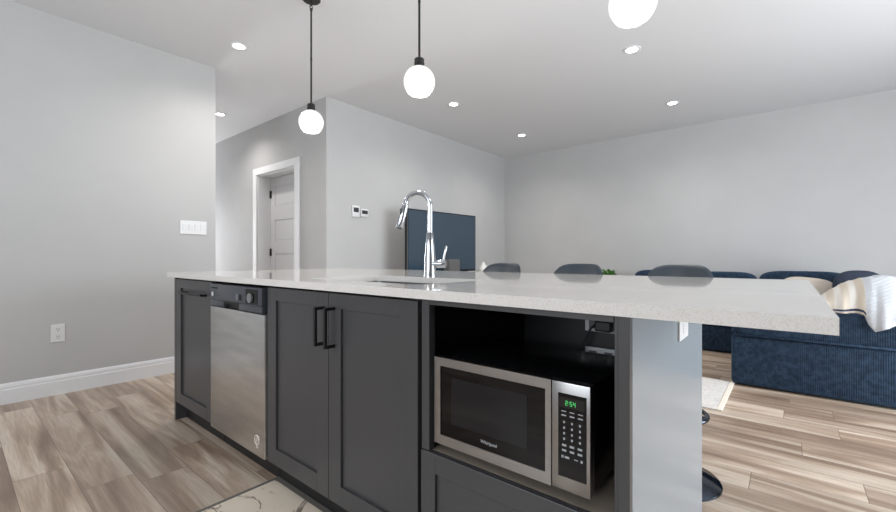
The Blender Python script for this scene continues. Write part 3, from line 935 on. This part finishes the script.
b = nb(); tube(b, [(SX_L + .01, 3.958, .402), (SX_R - .01, 3.958, .402)], .008, 10); obj('piping', b, M['navy'], so, smooth=True)

b = nb(); pillow(b, (.14, 5.74, .63), (.46, .15, .34), 3.2, 12, Matrix.Rotation(-.28, 4, 'X') @ Matrix.Rotation(.1, 4, 'Y'))
tag(obj('throw_pillow', b, M['beige'], smooth=True), 'beige linen throw pillow leaning on the back cushions behind the counter corner', 'pillow')
b = nb(); pillow(b, (.515, 5.60, .70), (.38, .16, .37), 2.6, 12, Matrix.Rotation(-.2, 4, 'X'))
tag(obj('throw_pillow', b, M['navyplain'], smooth=True), 'slate navy throw pillow poking up behind the white blanket', 'pillow')

# blanket draped over the sofa end
b = nb()
nu, nv = 44, 34
BX0, BX1 = .150, .73


def blanket_pt(u, v):
    x = BX0 + (BX1 - BX0) * u
    s = min(1, (x - .15) / .354)
    T = .632 + .237 * math.sin(s * PI / 2) ** .62
    if x > .504: T = .869 - .02 * (x - .504) / .4
    fold = .010 * math.sin(x * 62 + v * 3) * (.4 + v) + .006 * math.sin(x * 133 + 1)
    flap = 1 / (1 + math.exp(-(x - .405) / .008))           # right part hangs over the end
    bot = .622 + .003 * math.sin(x * 40)
    bl = .508 + max(0, x - .437) * .62 + max(0, .437 - x) * 1.2
    bl = min(bl, .70)
    bottom = bot * (1 - flap) + bl * flap
    yf = 3.975 * (1 - flap) + 3.918 * flap
    ytop = 4.20 * (1 - flap) + 4.08 * flap
    if v < .42:
        t = v / .42
        rt = 1 / (1 + math.exp(-(x - .44) / .012))
        y0 = 4.42 + .30 * rt
        y = y0 + (ytop - y0) * t
        z = T - ((T - .50) * (1 - rt) + .015 * rt) * (1 - t) ** 2
        z += fold * .5
    else:
        t = (v - .42) / .58
        a = t * PI / 2
        y = ytop + (yf - ytop) * math.sin(a) ** .8 - fold * t
        z = T + (bottom - T) * (1 - math.cos(a)) ** (.9)
        z = max(z, bottom)
        if flap > .5: z = T + (bottom - T) * t ** 1.25
    return (x, y, z)


g = [[b.verts.new(blanket_pt(i / nu, k / nv)) for k in range(nv + 1)] for i in range(nu + 1)]
for i in range(nu):
    for k in range(nv):
        f_ = b.faces.new((g[i][k], g[i + 1][k], g[i + 1][k + 1], g[i][k + 1]))
        x = (g[i][k].co.x + g[i + 1][k].co.x) / 2
        if x > .40: f_.material_index = 1
        elif k == nv - 2: f_.material_index = 2
bl_o = obj('blanket', b, [M['cream'], M['whiteknit'], M['hem']], smooth=True)
md = bl_o.modifiers.new('thick', 'SOLIDIFY'); md.thickness = .010; md.offset = 1
tag(bl_o, 'cream and white knitted blanket draped over the near end of the sofa', 'blanket')

# side table with plant
st_ = thing('side_table', 'small round walnut side table in the corner left of the sofa', 'table', (-1.97, 5.85, 0))
b = nb(); cyl(b, (-1.97, 5.85, .54), .19, .025, seg=36); obj('table_top', b, M['oak'], st_, smooth=40)
for k in range(3):
    a = 2 * PI * k / 3 + .4
    b = nb(); tube(b, [(-1.97 + .08 * math.cos(a), 5.85 + .08 * math.sin(a), .527), (-1.97 + .16 * math.cos(a), 5.85 + .16 * math.sin(a), .002)], .011, 10); obj('leg', b, M['black'], st_)
pl = thing('potted_plant', 'small leafy green plant in a white pot, tip showing beside the middle stool', 'plant', (-1.93, 5.80, .5535))
b = nb(); lathe(b, [(0, 0), (.055, 0), (.07, .11), (.064, .11), (.058, .09), (0, .09)], pl.location, 28); obj('pot', b, M['pot'], pl, smooth=40)
b = nb()
for k in range(80):
    a = random.uniform(0, 2 * PI); el = random.uniform(.1, 1.0); ln = random.uniform(.08, .17)
    d_ = Vector((math.cos(a) * math.cos(el), math.sin(a) * math.cos(el), math.sin(el)))
    base = pl.location + Vector((0, 0, .18)) + d_ * ln * .55
    base.z = min(base.z, pl.location.z + .30)
    s = d_.cross(Vector((0, 0, 1))).normalized(); wd = random.uniform(.018, .03); l2 = random.uniform(.045, .065)
    nrm = s.cross(d_)
    p = [base, base + d_ * l2 * .5 + s * wd + nrm * .006, base + d_ * l2, base + d_ * l2 * .5 - s * wd + nrm * .006]
    lo = [q - nrm * .002 for q in p]
    V = [b.verts.new(q) for q in p]; W = [b.verts.new(q) for q in lo]
    b.faces.new(V); b.faces.new(W[::-1])
    for i in range(4): b.faces.new((V[i], V[(i + 1) % 4], W[(i + 1) % 4], W[i]))
obj('leaves', b, M['leaf'], pl)
b = nb()
for k in range(7):
    a = 2 * PI * k / 7
    tube(b, [pl.location + Vector((0, 0, .085)), pl.location + Vector((.03 * math.cos(a), .03 * math.sin(a), .16)), pl.location + Vector((.07 * math.cos(a), .07 * math.sin(a), .23))], .003, 6)
obj('stem', b, M['leaf'], pl)

# rugs
rg = thing('area_rug', 'cream rug with ivory edge on the floor between island and sofa', 'rug', (-1.4, 3.6, 0))
obj('pile', box(nb(), -2.7, -.372, 3.225, 4.02, .001, .010, .003), M['rug'], rg)
obj('border', box(nb(), -.371, -.340, 3.225, 4.02, .001, .011, .003), M['rugedge'], rg)
mt_ = thing('kitchen_mat', 'white marbled kitchen mat with grey edge on the floor before the sink cabinet', 'mat', (-1.2, .65, 0))
obj('surface', box(nb(), -1.782, -.55, .36, .940, .001, .010, .002), M['marble'], mt_)
b = nb(); box(b, -1.80, -.53, .941, .964, .001, .009); box(b, -1.80, -1.783, .345, .940, .001, .009); box(b, -.549, -.53, .345, .940, .001, .009); box(b, -1.782, -.55, .345, .359, .001, .009)
obj('edging', b, M['matedge'], mt_)
